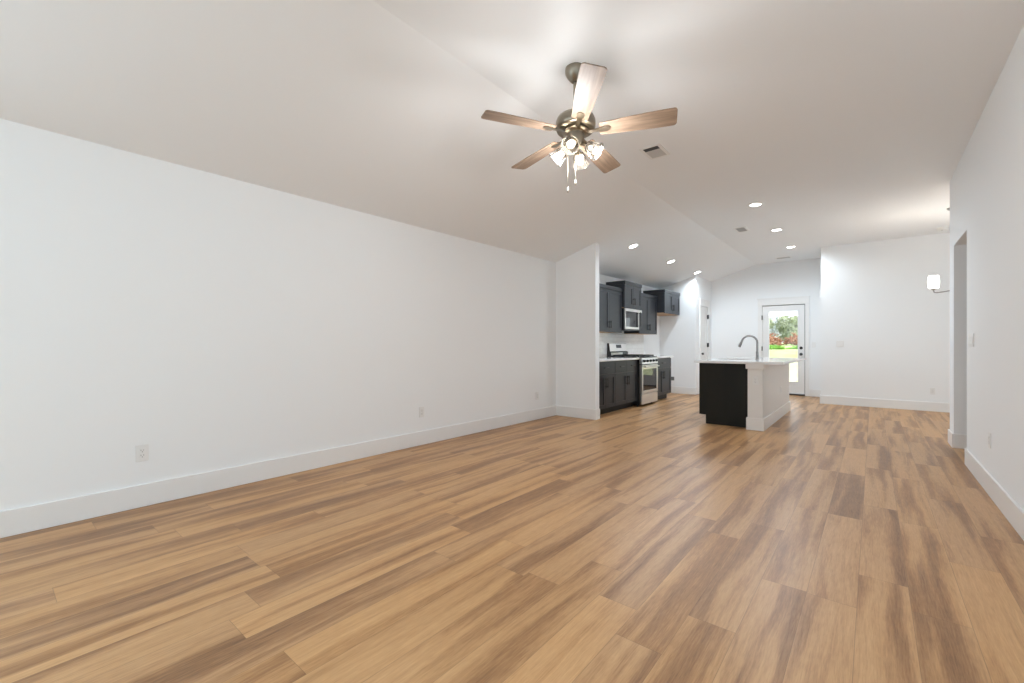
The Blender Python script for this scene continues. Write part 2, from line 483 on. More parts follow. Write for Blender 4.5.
def window(name, x0, x1, z0, z1, loc, rotz, n):
    fr = MB(); f = 0.045
    fr.box(x0, x1, -0.03, 0.03, z0, z0 + f).box(x0, x1, -0.03, 0.03, z1 - f, z1).box(x0, x0 + f, -0.03, 0.03, z0 + f, z1 - f).box(x1 - f, x1, -0.03, 0.03, z0 + f, z1 - f)
    for k in range(1, n):
        xm = x0 + (x1 - x0) * k / n
        fr.box(xm - 0.03, xm + 0.03, -0.03, 0.03, z0 + f, z1 - f)
    o = struct(name, fr, 'trim'); o.location = loc; o.rotation_euler = (0, 0, rotz)
    MB().box(x0 + f, x1 - f, -0.003, 0.003, z0 + f, z1 - f).build('pane', 'pane', o)
    return o


window('added_window_1', WX0, WX1, WZ0, WZ1, (0, Y0 - 0.06, 0), 0, 3)
window('added_window_2', DY0, DY1, DZ0, DZ1, (XE + 0.06, 0, 0), PI / 2, 2)

window('added_window_3', LY0, LY1, LZ0, LZ1, (XL - 0.06, 0, 0), PI / 2, 2)
window('added_window_4', RY0, RY1, RZ0, RZ1, (XR + 0.06, 0, 0), PI / 2, 2)

# ---- back door (full glass lite)
dx0, dx1, dz0, dz1 = DX0 + 0.006, DX1 - 0.014, 0.045, 2.016
gx0, gx1, gz0, gz1 = -1.855, -1.292, 0.30, 1.885
ys0, ys1 = YD + 0.012, YD + 0.056
d = MB()
d.box(dx0, gx0, ys0, ys1, dz0, dz1).box(gx1, dx1, ys0, ys1, dz0, dz1).box(gx0, gx1, ys0, ys1, dz0, gz0).box(gx0, gx1, ys0, ys1, gz1, dz1)
door1 = struct('door_1', d, 'door')
lf = MB(); q = 0.028
lf.box(gx0 - q, gx1 + q, ys0 - 0.008, ys0, gz1 - 0.004, gz1 + q, 0.002).box(gx0 - q, gx1 + q, ys0 - 0.008, ys0, gz0 - q, gz0 + 0.004, 0.002)
lf.box(gx0 - q, gx0 + 0.004, ys0 - 0.008, ys0, gz0, gz1, 0.002).box(gx1 - 0.004, gx1 + q, ys0 - 0.008, ys0, gz0, gz1, 0.002)
lf.build('glazing_bead', 'door', door1)
MB().box(gx0, gx1, YD + 0.03, YD + 0.036, gz0, gz1).build('pane', 'pane', door1)


def round_y(mb, x, y0, y1, z, prof):
    mt = Matrix.Translation((x, y0, z)) @ Matrix.Rotation(PI / 2, 4, 'X')   # local +z -> -y
    return mb.lathe(prof, 20, mt)


kb = MB(); round_y(kb, -1.232, ys0, 0, 0.918, [(0, 0), (0.032, 0), (0.032, 0.008), (0.012, 0.012), (0.012, 0.03), (0.026, 0.036), (0.030, 0.05), (0.024, 0.062), (0, 0.066)])
kb.build('door_knob', 'black', door1, True)
kb = MB(); round_y(kb, -1.232, ys0, 0, 1.057, [(0, 0), (0.032, 0), (0.031, 0.014), (0.022, 0.02), (0, 0.021)]).box(-1.238, -1.226, ys0 - 0.035, ys0 - 0.02, 1.04, 1.074, 0.002)
kb.build('deadbolt', 'black', door1, True)
for hz in (1.755, 1.04, 0.27):
    MB().tube([(dx0 - 0.004, YD - 0.024, hz - 0.05), (dx0 - 0.004, YD - 0.024, hz + 0.05)], 0.008).box(dx0 - 0.012, dx0 + 0.004, YD - 0.022, YD + 0.012, hz - 0.05, hz + 0.05).build('hinge', 'black', door1)
MB().box(DX0, DX1, YD - 0.01, YD + T, 0, 0.035, 0.004).build('threshold', 'threshold', door1)
MB().box(dx1 + 0.0005, DX1, YD + 0.013, ys1, dz0, dz1).build('weatherstrip', 'greybox', door1)
MB().box(dx0, DX1, YD + 0.013, ys1, dz1 + 0.0005, DTOP).build('weatherstrip', 'greybox', door1)

# ---- pantry door (two panel)
d = MB(); px0, px1 = XP - 0.048, XP - 0.012
a0, a1, b0, b1 = PY0 + 0.004, PY1 - 0.004, 0.012, 2.024
st = 0.10
d.box(px0, px1, a0, a0 + st, b0, b1).box(px0, px1, a1 - st, a1, b0, b1)
for z0, z1 in ((b0, 0.22), (1.0, 1.12), (1.91, b1)): d.box(px0, px1, a0 + st, a1 - st, z0, z1)
for z0, z1 in ((0.22, 1.0), (1.12, 1.91)): d.box(px0 + 0.008, px1 - 0.010, a0 + st, a1 - st, z0, z1)
door2 = struct('door_2', d, 'door')
kb = MB(); mt = Matrix.Translation((px1, PY0 + 0.07, 0.918)) @ Matrix.Rotation(PI / 2, 4, 'Y')
kb.lathe([(0, 0), (0.030, 0), (0.030, 0.007), (0.011, 0.01), (0.011, 0.03), (0.025, 0.036), (0.028, 0.05), (0.02, 0.06), (0, 0.062)], 18, mt)
kb.build('door_knob', 'black', door2, True)
for hz in (1.80, 1.123, 0.27):
    MB().tube([(XP + 0.024, a1 + 0.004, hz - 0.05), (XP + 0.024, a1 + 0.004, hz + 0.05)], 0.009).box(XP - 0.012, XP + 0.022, a1 - 0.006, a1 + 0.008, hz - 0.05, hz + 0.05).build('hinge', 'black', door2)

# ------------------------------------------------------------------ kitchen cabinets (front faces local -y; origin at floor, back centre)


def shaker(mb, x0, x1, y, z0, z1, fr=0.057, th=0.019):
    """slab door with raised frame, front face at y-th"""
    mb.box(x0, x1, y - th + 0.009, y, z0, z1)
    for a in ((x0, x1, z0, z0 + fr), (x0, x1, z1 - fr, z1), (x0, x0 + fr, z0 + fr, z1 - fr), (x1 - fr, x1, z0 + fr, z1 - fr)):
        mb.box(a[0], a[1], y - th, y - th + 0.0095, a[2], a[3], 0.0012)
    return mb


def bar_handle(p0, p1, y):
    """bar pull between p0,p1 (x,z) standing off front plane y"""
    m = MB(); (xa, za), (xb, zb) = p0, p1
    m.tube([(xa, y - 0.030, za), (xb, y - 0.030, zb)], 0.0058, 10)
    for t in (0.15, 0.85):
        x = xa + (xb - xa) * t; z = za + (zb - za) * t
        m.tube([(x, y, z), (x, y - 0.030, z)], 0.0048, 8)
    return m


TH = 0.019


def base_cabinet(label, yc, w, drawers, ndoors, right_end=False):
    t = thing('base_cabinet', label, 'cabinet', (XL, yc, 0), PI / 2, 'charcoal base cabinets')
    dp, h, tk = 0.606, 0.862, 0.105
    MB().box(-w / 2, w / 2, -dp, -0.002, tk, h).build('carcass', 'cab', t)
    MB().box(-w / 2, w / 2, -dp + 0.075, -0.01, 0.0, tk).build('toe_kick', 'toe', t)
    g = 0.003
    zd = 0.655
    n = drawers
    for i in range(n):
        x0 = -w / 2 + w * i / n + g / 2; x1 = -w / 2 + w * (i + 1) / n - g / 2
        dr = MB().box(x0, x1, -dp - TH, -dp, zd + g, h - 0.012, 0.0015).build('drawer', 'cab', t)
        xm = (x0 + x1) / 2; zz = (zd + h) / 2
        bar_handle((xm - 0.075, zz), (xm + 0.075, zz), -dp - TH).build('handle', 'handle', dr, True)
    n = ndoors
    for i in range(n):
        x0 = -w / 2 + w * i / n + g / 2; x1 = -w / 2 + w * (i + 1) / n - g / 2
        do = shaker(MB(), x0, x1, -dp, tk + 0.008, zd - g).build('door', 'cab', t)
        xh = x1 - 0.03 if i == 0 else x0 + 0.03
        bar_handle((xh, zd - 0.22), (xh, zd - 0.06), -dp - TH).build('handle', 'handle', do, True)
    return t


def wall_cabinet(label, yc, w, depth, z0, z1, handle_len=0.13):
    t = thing('wall_cabinet', label, 'cabinet', (XL, yc, z0), PI / 2, 'charcoal wall cabinets')
    h = z1 - z0; dp = depth - TH
    MB().box(-w / 2, w / 2, -dp, -0.002, 0.012, h).build('carcass', 'cab', t)
    MB().box(-w / 2 + 0.002, w / 2 - 0.002, -dp + 0.002, -0.004, 0.0, 0.0115).build('bottom_panel', 'rawwood', t, label='raw wood underside')
    MB().box(-w / 2, w / 2, -depth + 0.001, -dp + 0.0005, 0.0, 0.022, 0.001).build('light_rail', 'cab', t)
    ct = 0.065
    cr = MB().box(-w / 2 - 0.006, w / 2 + 0.006, -depth - 0.012, -dp + 0.001, h - ct, h, 0.002)
    cr.box(-w / 2 - 0.006, -w / 2, -dp + 0.001, -0.002, h - ct, h).box(w / 2, w / 2 + 0.006, -dp + 0.001, -0.002, h - ct, h)
    cr.build('top_trim', 'cab', t)
    g = 0.003
    for i in range(2):
        x0 = -w / 2 + w * i / 2 + g / 2; x1 = -w / 2 + w * (i + 1) / 2 - g / 2
        do = shaker(MB(), x0, x1, -dp, 0.026, h - ct - 0.004).build('door', 'cab', t)
        xh = x1 - 0.028 if i == 0 else x0 + 0.028
        bar_handle((xh, 0.07), (xh, 0.07 + handle_len), -depth).build('handle', 'handle', do, True)
    return t


R0, R1 = 7.60, 8.36      # range bay
YA0, YA1 = 6.02, 6.705
base_cabinet('charcoal two-door base cabinet tucked behind the white partition end', (YA0 + YA1) / 2, YA1 - YA0 - 0.002, 1, 2)
base_cabinet('charcoal base cabinet with two drawers immediately left of the steel range', (YA1 + R0) / 2, R0 - YA1 - 0.004, 2, 2)
base_cabinet('charcoal base cabinet under one wide drawer, right of the steel range', (R1 + 9.32) / 2 + 0.002, 9.32 - R1 - 0.006, 1, 2)
wall_cabinet('charcoal wall cabinet between the white partition and the microwave', (6.56 + 7.58) / 2, 1.018, 0.33, 1.352, 2.172)
wall_cabinet('taller raised charcoal wall cabinet directly above the microwave', (7.585 + 8.355) / 2, 0.762, 0.38, 1.815, 2.318)
wall_cabinet('charcoal wall cabinet right of the microwave, above the tiled wall', (8.36 + 9.30) / 2, 0.93, 0.33, 1.352, 2.172)
wall_cabinet('short deep charcoal wall cabinet above the empty refrigerator alcove', (9.33 + 10.285) / 2, 0.94, 0.48, 1.81, 2.318)

# countertops
tag(MB().box(XL + 0.0125, -3.268, YS + T + 0.002, R0 - 0.003, 0.8625, 0.897, 0.003).build('countertop', 'quartz'), 'white quartz countertop on the base cabinets left of the range', 'countertop', 'kitchen wall countertops')
tag(MB().box(XL + 0.0125, -3.268, R1 + 0.003, 9.335, 0.8625, 0.897, 0.003).build('countertop', 'quartz'), 'short white quartz countertop right of the range', 'countertop', 'kitchen wall countertops')
tag(MB().box(XL + 0.002, XL + 0.0115, YS + T + 0.002, 9.335, 0.898, 1.351).build('backsplash', 'tile'), 'glossy white wavy tile backsplash behind range and below wall cabinets', 'backsplash')

# ---- range
rg = thing('gas_range', 'stainless steel gas range with black oven glass between the base cabinets', 'stove', (XL, (R0 + R1) / 2, 0), PI / 2)
rw = (R1 - R0) / 2 - 0.004
MB().box(-rw, rw, -0.66, -0.014, 0.03, 0.895).build('body', 'black', rg)
for sx in (-1, 1):
    for yy in (-0.6, -0.08):
        MB().lathe([(0, 0.03), (0.02, 0.03), (0.022, 0.0), (0, 0.0)], 12, Matrix.Translation((sx * (rw - 0.06), yy, 0))).build('foot', 'black', rg)
dw = MB().box(-rw + 0.002, rw - 0.002, -0.705, -0.661, 0.04, 0.225, 0.004).build('storage_drawer', 'steel', rg)
od = MB()
oz0, oz1 = 0.235, 0.755
od.box(-rw + 0.002, -rw + 0.055, -0.708, -0.661, oz0, oz1, 0.003).box(rw - 0.055, rw - 0.002, -0.708, -0.661, oz0, oz1, 0.003)
od.box(-rw + 0.055, rw - 0.055, -0.708, -0.661, oz0, oz0 + 0.055, 0.002).box(-rw + 0.055, rw - 0.055, -0.708, -0.661, oz1 - 0.075, oz1, 0.002)
od.box(-rw + 0.055, rw - 0.055, -0.690, -0.661, oz0 + 0.055, oz1 - 0.075)
odo = od.build('oven_door', 'steel', rg)
MB().box(-rw + 0.054, rw - 0.054, -0.705, -0.691, oz0 + 0.054, oz1 - 0.074).build('oven_glass', 'blackgloss', odo)
hm = MB().tube([(-rw + 0.05, -0.752, 0.725), (rw - 0.05, -0.752, 0.725)], 0.011, 12)
for sx in (-1, 1): hm.tube([(sx * (rw - 0.09), -0.708, 0.725), (sx * (rw - 0.09), -0.752, 0.725)], 0.009, 10)
hm.build('oven_handle', 'steel', odo, True)
MB().prism([(-0.66, 0.775), (-0.712, 0.775), (-0.700, 0.885), (-0.66, 0.895)], 'x', -rw + 0.002, rw - 0.002).build('control_panel', 'steel', rg)
for k in range(5):
    x = -0.29 + 0.145 * k
    mt = Matrix.Translation((x, -0.7065, 0.83)) @ Matrix.Rotation(PI / 2 - 0.1, 4, 'X')
    MB().lathe([(0, 0), (0.026, 0), (0.026, 0.006), (0.020, 0.010), (0.019, 0.03), (0.016, 0.034), (0, 0.034)], 18, mt).build('control_knob', 'black', rg, True)
MB().box(-rw, rw, -0.695, -0.10, 0.8955, 0.906, 0.003).build('cooktop', 'black', rg)
for cx in (-0.24, 0.0, 0.24):
    gm = MB(); hw = 0.112
    for yy in (-0.63, -0.14): gm.box(cx - hw, cx + hw, yy - 0.008, yy + 0.008, 0.914, 0.936)
    for xx in (cx - hw + 0.008, cx, cx + hw - 0.008): gm.box(xx - 0.007, xx + 0.007, -0.622, -0.148, 0.918, 0.937)
    for yy in (-0.50, -0.385, -0.27): gm.box(cx - hw + 0.008, cx + hw - 0.008, yy - 0.006, yy + 0.006, 0.918, 0.936)
    for xx in (cx - hw + 0.01, cx + hw - 0.01):
        for yy in (-0.625, -0.145): gm.box(xx - 0.008, xx + 0.008, yy - 0.008, yy + 0.008, 0.906, 0.92)
    gm.build('grate', 'iron', rg)
    for yy in (-0.50, -0.27):
        MB().lathe([(0, 0.914), (0.03, 0.914), (0.036, 0.910), (0.038, 0.906), (0, 0.906)], 18, Matrix.Translation((cx, yy, 0))).build('burner', 'iron', rg)
bgm = MB().prism([(-0.014, 0.896), (-0.095, 0.896), (-0.095, 0.99), (-0.072, 1.00), (-0.052, 1.155), (-0.014, 1.155)], 'x', -rw, rw)
bgo = bgm.build('backguard', 'black', rg)
sl = MB()
p0, p1 = Vector((0, -0.0755, 1.003)), Vector((0, -0.0555, 1.150))
nn = Vector((0, -0.991, 0.13)) * 0.004
sl.prism([(p0.y, p0.z), (p0.y + nn.y, p0.z + nn.z), (p1.y + nn.y, p1.z + nn.z), (p1.y, p1.z)], 'x', -rw + 0.004, rw - 0.004)
pnl = sl.build('backguard_panel', 'steel', bgo)
q0, q1 = p0.lerp(p1, 0.42) + nn * 1.02, p0.lerp(p1, 0.85) + nn * 1.02
MB().prism([(q0.y, q0.z), (q0.y + nn.y * 0.5, q0.z + nn.z * 0.5), (q1.y + nn.y * 0.5, q1.z + nn.z * 0.5), (q1.y, q1.z)], 'x', -0.10, 0.12).build('display', 'display', bgo)
MB().box(-rw + 0.004, 0.12, -0.0985, -0.0955, 0.925, 0.975, 0.001).build('lower_trim', 'steel', bgo)

# ---- microwave
mw = thing('microwave', 'stainless over-range microwave with dark window under the raised cabinet', 'microwave', (XL, (7.60 + 8.37) / 2, 1.405), PI / 2)
mwd, mh, hw = 0.385, 0.406, 0.378
MB().box(-hw, hw, -mwd + 0.03, -0.013, 0.0, mh).build('body', 'black', mw)
md = MB(); xs = hw - 0.135
md.box(-hw, xs, -mwd, -mwd + 0.029, 0.02, 0.062, 0.003).box(-hw, xs, -mwd, -mwd + 0.029, mh - 0.055, mh - 0.003, 0.003)
md.box(-hw, -hw + 0.03, -mwd, -mwd + 0.029, 0.062, mh - 0.055, 0.002).box(xs - 0.03, xs, -mwd, -mwd + 0.029, 0.062, mh - 0.055, 0.002)
md.box(-hw + 0.03, xs - 0.03, -mwd + 0.012, -mwd + 0.029, 0.062, mh - 0.055)
mdo = md.build('door', 'steel', mw)
MB().box(-hw + 0.029, xs - 0.029, -mwd + 0.003, -mwd + 0.0115, 0.061, mh - 0.054).build('door_window', 'blackgloss', mdo)
mm = MB().tube([(xs - 0.014, -mwd - 0.035, 0.07), (xs - 0.014, -mwd - 0.035, mh - 0.05)], 0.010, 10)
for zz in (0.09, mh - 0.07): mm.tube([(xs - 0.014, -mwd, zz), (xs - 0.014, -mwd - 0.035, zz)], 0.008, 8)
mm.build('handle', 'black', mdo, True)
cp = MB().box(xs + 0.002, hw, -mwd + 0.002, -mwd + 0.029, 0.02, mh - 0.003, 0.002).build('control_panel', 'blackgloss', mw)
MB().box(xs + 0.002, hw, -mwd, -mwd + 0.0015, mh - 0.055, mh - 0.003).build('panel_cap', 'steel', cp)
MB().box(-hw, hw, -mwd + 0.004, -mwd + 0.028, 0.0, 0.018).build('vent_grille', 'black', mw)

# ------------------------------------------------------------------ island
IX0, IX1, IY0, IY1 = -1.29, -1.113, 6.50, 8.84
isl = thing('kitchen_island', 'white paneled kitchen island with black end panel in mid room', 'island', (-1.53, 7.7, 0))
ox, oy = -1.53, 7.7


def ib(x0, x1, y0, y1, z0, z1, bev=0.0, mb=None): return (mb or MB()).box(x0 - ox, x1 - ox, y0 - oy, y1 - oy, z0, z1, bev)


CT0, CT1 = 0.872, 0.905
ib(IX0, IX1, IY0, IY1, 0, CT0).build('half_wall', 'island_paint', isl)
m = ib(IX0 - 0.016, IX1 + 0.016, IY0 - 0.016, IY0 - 0.0005, 0, 0.16, 0.003)
ib(IX1 + 0.0005, IX1 + 0.016, IY0 - 0.001, IY1 + 0.016, 0, 0.16, 0.003, m); ib(IX0 - 0.016, IX0 - 0.0005, IY0 - 0.001, IY0 + 0.1, 0, 0.16, 0.003, m)
m.build('base_trim', 'trim', isl)
m = ib(IX0 - 0.022, IX1 + 0.018, IY0 - 0.018, IY0 - 0.0005, 0.808, CT0, 0.003)
ib(IX1 + 0.0005, IX1 + 0.018, IY0 - 0.001, IY0 + 0.10, 0.808, CT0, 0.003, m)
m.build('cap_trim', 'trim', isl)
CY0, CX0 = 6.62, -1.922
m = ib(CX0, IX0 - 0.0005, CY0 + 0.019, 7.09, 0.125, CT0)            # cabinet boxes either side of an open sink bay
ib(CX0, IX0 - 0.0005, 7.91, IY1, 0.125, CT0, 0, m); ib(CX0, CX0 + 0.018, 7.09, 7.91, 0.125, CT0, 0, m); ib(CX0 + 0.018, IX0 - 0.0005, 7.09, 7.91, 0.125, 0.143, 0, m)
m.build('carcass', 'cab', isl)
m = MB().prism([(CX0 - 0.0195 - ox, 0.13), (CX0 + 0.07 - ox, 0.13), (CX0 + 0.07 - ox, 0.0), (IX0 - 0.0165 - ox, 0.0), (IX0 - 0.0165 - ox, CT0), (CX0 - 0.008 - ox, CT0), (CX0 - 0.0195 - ox, 0.855)], 'y', CY0 - oy, CY0 + 0.0185 - oy)
m.build('end_panel', 'panel', isl, label='black end panel with toe-kick notch')
ib(CX0 + 0.075, IX0 - 0.0005, CY0 + 0.02, IY1, 0, 0.1245).build('toe_kick', 'toe', isl)
nb = 4; Lb = (IY1 - CY0 - 0.02) / nb
for k in range(nb):
    # fronts face -x (kitchen aisle)
    ya, yb = CY0 + 0.02 + Lb * k + 0.002, CY0 + 0.02 + Lb * (k + 1) - 0.002
    dr = ib(CX0 - 0.019, CX0 - 0.0005, ya, yb, 0.685, 0.856, 0.0015).build('drawer', 'cab', isl)
    mm = MB(); yc = (ya + yb) / 2
    mm.tube([(CX0 - 0.049 - ox, yc - 0.08 - oy, 0.77), (CX0 - 0.049 - ox, yc + 0.08 - oy, 0.77)], 0.0058, 8)
    for s_ in (-0.055, 0.055): mm.tube([(CX0 - 0.019 - ox, yc + s_ - oy, 0.77), (CX0 - 0.049 - ox, yc + s_ - oy, 0.77)], 0.0048, 8)
    mm.build('handle', 'handle', dr, True)
    fr = 0.057
    m = ib(CX0 - 0.010, CX0 - 0.0005, ya, yb, 0.135, 0.668)
    for (y0, y1, z0, z1) in ((ya, yb, 0.135, 0.135 + fr), (ya, yb, 0.668 - fr, 0.668), (ya, ya + fr, 0.135 + fr, 0.668 - fr), (yb - fr, yb, 0.135 + fr, 0.668 - fr)):
        ib(CX0 - 0.019, CX0 - 0.0095, y0, y1, z0, z1, 0.001, m)
    do = m.build('door', 'cab', isl)
    mm = MB(); yh = yb - 0.03 if k % 2 == 0 else ya + 0.03
    mm.tube([(CX0 - 0.049 - ox, yh - oy, 0.44), (CX0 - 0.049 - ox, yh - oy, 0.60)], 0.0058, 8)
    for zz in (0.465, 0.575): mm.tube([(CX0 - 0.019 - ox, yh - oy, zz), (CX0 - 0.049 - ox, yh - oy, zz)], 0.0048, 8)
    mm.build('handle', 'handle', do, True)
# countertop with sink cut-out
QX0, QX1, QY0, QY1 = -1.968, -0.872, 6.45, 8.86
SX0, SX1, SY0, SY1 = -1.86, -1.44, 7.12, 7.88
bm = bmesh.new()
xs_, ys_ = [QX0, SX0, SX1, QX1], [QY0, SY0, SY1, QY1]
V = {}
for iz, z in enumerate((CT0 + 0.0005, CT1)):
    for i, x in enumerate(xs_):
        for j, y in enumerate(ys_): V[i, j, iz] = bm.verts.new((x, y, z))
for i in range(3):
    for j in range(3):
        if (i, j) == (1, 1): continue
        bm.faces.new((V[i, j, 1], V[i + 1, j, 1], V[i + 1, j + 1, 1], V[i, j + 1, 1]))
        bm.faces.new((V[i, j, 0], V[i, j + 1, 0], V[i + 1, j + 1, 0], V[i + 1, j, 0]))
for i in range(3):
    for j in (0, 3):
        a, b_ = V[i, j, 0], V[i + 1, j, 0]; c_, d_ = V[i + 1, j, 1], V[i, j, 1]
        bm.faces.new((a, b_, c_, d_)); a, b_, c_, d_ = V[j, i, 0], V[j, i + 1, 0], V[j, i + 1, 1], V[j, i, 1]; bm.faces.new((a, b_, c_, d_))
for (p, q_) in (((1, 1), (2, 1)), ((2, 1), (2, 2)), ((2, 2), (1, 2)), ((1, 2), (1, 1))):
    bm.faces.new((V[p[0], p[1], 0], V[q_[0], q_[1], 0], V[q_[0], q_[1], 1], V[p[0], p[1], 1]))
bmesh.ops.recalc_face_normals(bm, faces=bm.faces[:])
edg = [e for e in bm.edges if len(e.link_faces) == 2 and e.calc_face_angle(0) > 1.0 and max(v.co.z for v in e.verts) > CT1 - 0.001]
bmesh.ops.bevel(bm, geom=edg, offset=0.004, segments=2, affect='EDGES')
mbx = MB(); mbx.bm.free(); mbx.bm = bm
tag(mbx.build('countertop', 'quartz'), 'white quartz island countertop overhanging to the right, with sink cutout', 'countertop')
# sink
sk = MB(); wl = 0.012
sx0, sx1, sy0, sy1, sb, stp = SX0 + 0.004, SX1 - 0.004, SY0 + 0.004, SY1 - 0.004, 0.67, CT0 + 0.02
sk.box(sx0, sx1, sy0, sy1, sb, sb + 0.006).box(sx0, sx0 + 0.006, sy0, sy1, sb + 0.006, stp).box(sx1 - 0.006, sx1, sy0, sy1, sb + 0.006, stp)
sk.box(sx0 + 0.006, sx1 - 0.006, sy0, sy0 + 0.006, sb + 0.006, stp).box(sx0 + 0.006, sx1 - 0.006, sy1 - 0.006, sy1, sb + 0.006, stp)
sko = tag(sk.build('kitchen_sink', 'steel'), 'stainless undermount sink set into the island countertop', 'sink')
MB().lathe([(0, 0.0075), (0.03, 0.008), (0.045, 0.009), (0.045, 0.0062), (0, 0.0062)], 20, Matrix.Translation(((sx0 + sx1) / 2, (sy0 + sy1) / 2, sb))).build('drain', 'chrome', sko)
# faucet
FXp, FYp = -1.357, 7.50
fc = thing('kitchen_faucet', 'brushed nickel gooseneck faucet on the island beside the sink', 'faucet', (FXp, FYp, CT1))
MB().lathe([(0, 0.0), (0.028, 0.0), (0.028, 0.008), (0.021, 0.014), (0.019, 0.10), (0.016, 0.115), (0.0, 0.115)], 22).build('body', 'chrome', fc, True)
pts = [(0, 0, 0.11), (0, 0, 0.25)]
R_ = 0.108
for k in range(1, 13):
    a = PI * k / 12 * 0.92
    pts.append((-R_ + R_ * math.cos(a), 0, 0.25 + R_ * math.sin(a)))
e0, e1 = Vector(pts[-2]), Vector(pts[-1]); dr_ = (e1 - e0).normalized()
pts.append(tuple(e1 + dr_ * 0.02))
MB().tube(pts, 0.0150, 14).build('spout', 'chrome', fc, True)
s0 = Vector(pts[-1])
MB().tube([s0, s0 + dr_ * 0.02, s0 + dr_ * 0.07, s0 + dr_ * 0.075], [0.0155, 0.0185, 0.0195, 0.016], 14).build('spray_head', 'chrome', fc, True)
MB().tube([(0, -0.015, 0.075), (0, -0.045, 0.078), (0, -0.06, 0.085), (0, -0.085, 0.12)], [0.011, 0.011, 0.007, 0.005], 10).build('lever', 'chrome', fc, True)

# ------------------------------------------------------------------ outlets and switches


def outlet(label, loc, rotz, kind='outlet', gangs=1, group=None):
    wdt = 0.070 + 0.046 * (gangs - 1)
    cat = 'outlet' if kind == 'outlet' else 'light switch'
    t = thing('wall_outlet' if kind == 'outlet' else 'light_switch', label, cat, loc, rotz, group)
    MB().box(-wdt / 2, wdt / 2, -0.0065, 0, -0.0575, 0.0575, 0.0025).build('cover_plate', 'plate', t)
    for g in range(gangs):
        gx = (g - (gangs - 1) / 2) * 0.046
        if kind == 'outlet':
            f = MB().box(gx - 0.0168, gx + 0.0168, -0.0085, -0.0066, -0.034, 0.034, 0.001).build('receptacle', 'plate', t)
            sl = MB()
            for zz in (-0.0175, 0.0175):
                sl.box(gx - 0.0085, gx - 0.0062, -0.0090, -0.0086, zz - 0.001, zz + 0.008).box(gx + 0.0062, gx + 0.0085, -0.0090, -0.0086, zz - 0.001, zz + 0.007)
                sl.box(gx - 0.0025, gx + 0.0025, -0.0090, -0.0086, zz - 0.011, zz - 0.0065)
            sl.build('slots', 'slot', f)
        else:
            MB().prism([(-0.0066, -0.033), (-0.0125, -0.033), (-0.008, 0.033), (-0.0066, 0.033)], 'x', gx - 0.0165, gx + 0.0165).build('rocker', 'plate', t)
    return t


HP = PI / 2
OG = 'wall outlets'
outlet('white outlet on the left wall, nearest the camera of the three', (XL, 0.72, 0.373), HP, group=OG)
outlet('white outlet on the left wall, middle one of the three', (XL, 3.168, 0.369), HP, group=OG)
outlet('white outlet on the left wall closest to the partition', (XL, 5.37, 0.355), HP, group=OG)
outlet('white outlet low on the blank back wall near the hall opening', (0.776, YB, 0.344), 0, group=OG)
outlet('white outlet low on the right wall below the switches', (XR, 4.826, 0.41), -HP, group=OG)
outlet('white outlet on the front post of the island', (-1.197, IY0, 0.655), 0, group=OG)
outlet('white outlet on the long white side of the island', (IX1, 7.97, 0.42), HP, group=OG)
outlet('white outlet on the tile backsplash beside the partition', (XL + 0.0115, 6.72, 1.08), HP, group=OG)
SG = 'light switch plates'
outlet('wide white multi-switch plate on the right wall beside the hall opening', (XR, 5.64, 1.168), -HP, 'switch', 5, SG)
outlet('white two-switch plate on the blank back wall', (-0.481, YB, 1.142), 0, 'switch', 2, SG)
outlet('white switch plate on the narrow wall right of the glass door', (-1.0, YD, 1.128), 0, 'switch', 1, SG)
# wall box in the fridge alcove
wb = thing('water_supply_box', 'small grey wall box low in the empty refrigerator alcove', 'wall box', (-3.63, YP, 0.34))
m = MB().box(-0.06, 0.06, -0.012, 0, -0.05, -0.042).box(-0.06, 0.06, -0.012, 0, 0.042, 0.05).box(-0.06, -0.052, -0.012, 0, -0.042, 0.042).box(0.052, 0.06, -0.012, 0, -0.042, 0.042)
m.build('rim', 'plate', wb)
MB().box(-0.052, 0.052, -0.004, -0.0005, -0.042, 0.042).build('recess', 'greybox', wb)
MB().tube([(0.0, -0.006, -0.03), (0.0, -0.012, 0.0), (0.0, -0.012, 0.02)], 0.006, 8).build('valve', 'chrome', wb, True)
# door chime / sensor at the corner
ch = thing('door_sensor', 'small white box high on the corner beside the glass door', 'sensor', (XB, YB + 0.07, 2.11), -HP)
MB().box(-0.03, 0.03, -0.022, 0, -0.045, 0.045, 0.004).build('housing', 'plate', ch)
MB().box(-0.008, 0.008, -0.0235, -0.0221, -0.03, -0.02).build('indicator', 'louver', ch)

# ------------------------------------------------------------------ recessed lights
SLOPE = -math.atan((ZF - ZL) / (XK - XL))


def can_light(label, loc, rot):
    t = thing('recessed_light', label, 'ceiling light', loc, rot=rot, group='recessed ceiling lights')
    MB().lathe([(0.092, 0.0), (0.092, -0.004), (0.088, -0.007), (0.068, -0.009), (0.066, -0.004), (0.066, 0.0)], 32, close=True).build('trim_ring', 'plate', t, True)
    MB().lathe([(0.0, -0.001), (0.0655, -0.001), (0.0655, -0.004), (0.0, -0.006)], 32).build('lens', 'lens', t, True)
    return t


def add_spot(t): light('lamp_glow', 'SPOT', (0, 0, -0.012), P_CAN, (0.78, 0.90, 1.0), parent=t, radius=0.06, spot=math.radians(174), blend=0.6)


